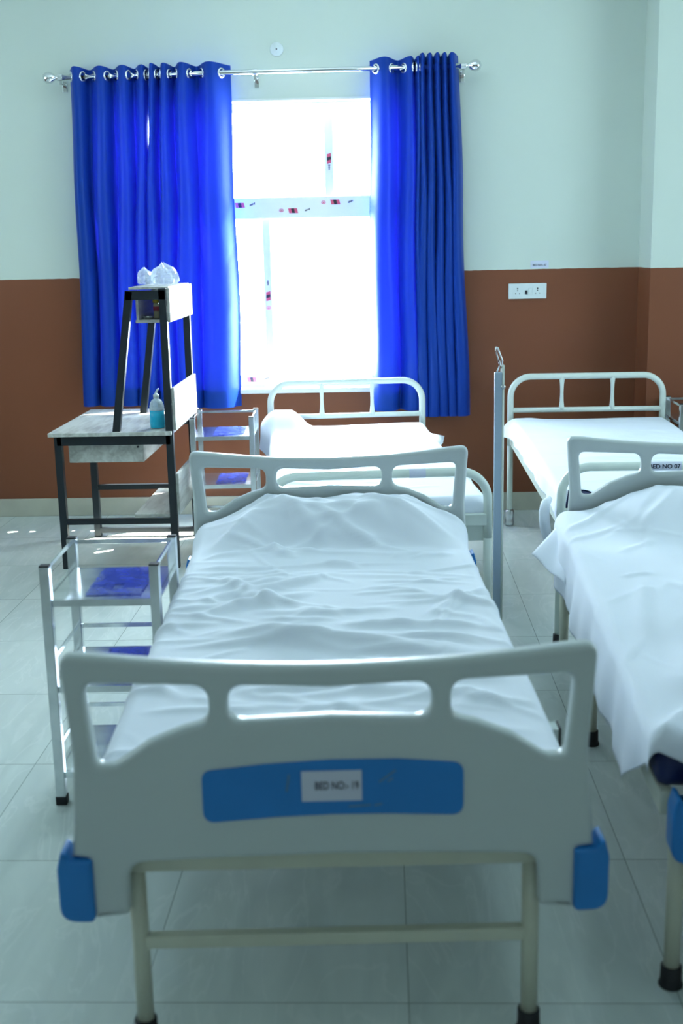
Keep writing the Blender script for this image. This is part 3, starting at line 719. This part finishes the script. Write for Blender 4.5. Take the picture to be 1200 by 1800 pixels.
# ------------------------------------------------------------------ steel bedside trolleys
def trolley(label, loc, rz, group, w=.32, d=.345, h=.685):
    root = thing('bedside_trolley', label, 'trolley', loc, rz, group)
    p = .027; hx = w/2-p/2; hy = d/2-p/2
    for sx_ in (-1, 1):
        for sy_ in (-1, 1):
            l = link('leg', box((sx_*hx, sy_*hy, h/2+.006), (p, p, h-.016), .002), STEEL, root)
            link('end_cap', box((sx_*hx, sy_*hy, h-.0005), (p-.001, p-.001, .005), .001), RUBBER, l)
            link('rubber_foot', box((sx_*hx, sy_*hy, .012), (p+.004, p+.004, .026), .003), RUBBER, l)
    for z, rz_ in ((.590, .672), (.345, .415), (.095, .165)):
        bm = bmesh.new(); bx(bm, (0, 0, z), (w-.004, d-.012, .002))
        for s in (-1, 1):
            bx(bm, (0, s*(hy), z-.009), (w-p*1.9, .006, .02)); bx(bm, (s*hx, 0, z-.009), (.006, d-p*1.9, .02))
        sh = link('shelf', bm, STEEL, root)
        # notch-free tray; blue protective film left in patches
        f = bmesh.new(); rr = random.Random(int(z*100))
        n = 10
        for (x0, x1, y0, y1) in ((-.05, .10, -.13, .14),) if z > .2 else ():
            g = [[f.verts.new((x0+(x1-x0)*i/n+.004*rr.uniform(-1, 1)*(i in (0, n)), y0+(y1-y0)*j/n, z+.0035+.004*abs(math.sin(i*1.3+j*.9))*rr.uniform(.2, 1))) for i in range(n+1)] for j in range(n+1)]
            for j in range(n):
                for i in range(n):
                    if z > .5 and (i in (4, 5)) and j in (2, 3): continue
                    f.faces.new((g[j][i], g[j][i+1], g[j+1][i+1], g[j+1][i]))
        if z > .2: tag(link('protective_film', f, FILM, sh, True), 'patch of blue plastic film')
        else: f.free()
        for a, b in (((-hx, hy), (hx, hy)), ((-hx, -hy), (-hx, hy)), ((hx, -hy), (hx, hy))):
            bm = bmesh.new()
            beam(bm, (a[0], a[1], rz_), (b[0], b[1], rz_), .012, .004, (1, 0, 0) if a[0] == b[0] else (0, 1, 0)); link('guard_rail', bm, STEEL, root)
    return root
TG = 'steel bedside trolleys'
t1 = trolley('steel three-shelf trolley with blue film at the left of the nearest bed', (-.768, 3.215, 0), R(1.5), TG)
dup(t1, (-.81, 6.02, 0), R(2), 'steel three-shelf trolley between the desk and the window bed')
t3x, _ = pwall(1194, 704, 6.1)
dup(t1, (t3x+.16, 6.25, 0), R(0), 'steel trolley mostly outside the right edge, beside the bed labelled 07')

# ------------------------------------------------------------------ desk with shelf rack
DY0, DY1 = 5.566, 6.22
desk = thing('desk', 'pale wood desk with black metal A-shaped shelf rack, left of the window', 'desk', (-1.28, 5.9, 0))
OFF = Vector(desk.location)
def dl(nm, bm, m, parent=None, smooth=False):
    for v in bm.verts: v.co -= OFF
    return link(nm, bm, m, parent or desk, smooth)
pw = .034
for y, bar in ((DY0, .232), (DY1, .272)):
    dl('leg', beam(bmesh.new(), (-1.547, y, 0), (-1.547, y, .655), pw, pw), BLACKM)
    dl('leg', beam(bmesh.new(), (-1.013, y, 0), (-1.013, y, 1.33), pw, pw), BLACKM)
    dl('slanted_post', beam(bmesh.new(), (-1.268, y, .648), (-1.168, y, 1.318), pw, pw), BLACKM)
    dl('top_rail', beam(bmesh.new(), (-1.184, y, 1.300), (-1.0, y, 1.300), .042, pw), BLACKM)
    dl('desk_rail', beam(bmesh.new(), (-1.55, y, .627), (-1.01, y, .627), .044, pw), BLACKM)
    dl('foot_rail', beam(bmesh.new(), (-1.55, y, bar), (-1.01, y, bar), .026, .026), BLACKM)
dl('floor_rail', beam(bmesh.new(), (-1.55, DY1, .035), (-1.01, DY1, .035), .026, .026), BLACKM)
dl('desktop', box((-1.293, 5.955, .659), (.586, .86, .018), .002), WOOD)
dr = dl('drawer', box((-1.33, 5.87, .558), (.36, .54, .088), .002), WOOD)
bm = bmesh.new(); tube(bm, [(-1.175, 5.602, .588), (-1.175, 5.592, .588)], .005, 10); dl('screw', bm, BLKP, dr)
dl('back_panel', box((-.990, 5.90, .768), (.014, .66, .20), .001), WOOD)
dl('rack_panel', box((-.990, 5.90, 1.252), (.014, .66, .155), .001), WOOD)
dl('rack_panel', box((-1.142, 5.90, 1.245), (.012, .60, .12), .001), WOOD)
dl('rack_floor', box((-1.075, 5.90, 1.178), (.155, .60, .014), .001), WOOD)
dl('rack_top', box((-1.085, 5.90, 1.330), (.185, .60, .012), .001), WOOD)
dl('modesty_panel', box((-.990, 5.90, .36), (.014, .66, .20), .001), WOOD)
dl('footrest', box((-1.105, 5.895, .256), (.20, .64, .016), .001), WOOD)

# things on and in the desk
def bag(label, c, sx_, sy_, h, seed):
    bm = bmesh.new(); rr = random.Random(seed); n = 26; m_ = 16; rings = []
    for j in range(m_+1):
        t = j/m_; prof = [.80, .98, 1.02, 1.02, .98, .90, .74, .36, .08][min(8, int(t*8))]; nx = [.80, .98, 1.02, 1.02, .98, .90, .74, .36, .08, .06][min(9, int(t*8)+1)]
        f = prof+(nx-prof)*(t*8-int(t*8))
        ring = []
        for k in range(n):
            a = 2*PI*k/n; w = 1+.07*math.sin(a*5+seed+t*3)+.05*math.sin(a*9+t*8+seed)+rr.uniform(-.03, .03)
            ring.append(bm.verts.new((c[0]+sx_*f*w*math.cos(a)-.01*t*t, c[1]+sy_*f*w*math.sin(a), c[2]+h*t*(1+.05*math.sin(a*3+seed)*(t > .2)))))
        rings.append(ring)
    for A, B in zip(rings, rings[1:]):
        for k in range(n): bm.faces.new((A[k], A[(k+1) % n], B[(k+1) % n], B[k]))
    bm.faces.new(list(reversed(rings[0]))); bm.faces.new(rings[-1])
    o = link('plastic_bag', bm, BAG, None, False)
    off = Vector(c)
    for v in o.data.vertices: v.co -= off
    o.location = c
    return tag(o, label, 'plastic bag', 'polythene bags on the desk rack')
bag('larger crumpled clear plastic bag on top of the desk rack', (-1.050, 5.86, 1.341), .064, .06, .100, 1)
bag('smaller crumpled clear plastic bag on top of the desk rack', (-1.150, 5.90, 1.341), .042, .045, .078, 5)
b = thing('sanitiser_bottle', 'squeeze bottle half full of turquoise liquid on the desktop', 'bottle', (-1.087, 5.66, .6685))
bm = bmesh.new(); lathe(bm, [(.030, .0), (.035, .004), (.036, .03), (.035, .05), (.0345, .085)], n=28); link('liquid', bm, LIQ, b, True)
bm = bmesh.new(); lathe(bm, [(.0345, .086), (.034, .105), (.030, .122), (.022, .134), (.013, .140), (.012, .144)], n=28); link('bottle_body', bm, BOTTLE, b, True)
bm = bmesh.new(); lathe(bm, [(.014, .144), (.014, .160), (.008, .162), (.006, .168)], n=20)
tube(bm, [(0, 0, .166), (.003, 0, .175), (.009, 0, .184), (.014, 0, .188)], .005, 12, rad=[.006, .005, .004, .004]); link('nozzle', bm, WHITEP, b, True)
b = thing('small_bottle', 'slim cream bottle with yellow cap and red label inside the desk rack', 'bottle', (-1.075, 5.72, 1.186))
bm = bmesh.new(); lathe(bm, [(.013, 0), (.014, .003), (.014, .06), (.010, .072)], n=20); link('body', bm, noisy(mat('cream_plastic_bottle', (.75, .68, .5), .4), 9, .03), b, True)
bm = bmesh.new(); lathe(bm, [(.0145, .035), (.0145, .055)], n=20); link('label', bm, RED, b, True)
bm = bmesh.new(); lathe(bm, [(.016, .072), (.016, .092), (.012, .094)], n=20); link('cap', bm, noisy(mat('yellow_plastic', (.7, .55, .05), .4), 9, .03), b, True)
b = thing('steel_dish', 'small shiny steel dish on the shelf inside the desk rack', 'dish', (-1.105, 5.66, 1.186))
bm = bmesh.new(); lathe(bm, [(.012, 0), (.022, .004), (.026, .014), (.024, .014), (.018, .006), (.001, .005)], n=24); link('bowl', bm, STEEL, b, True)
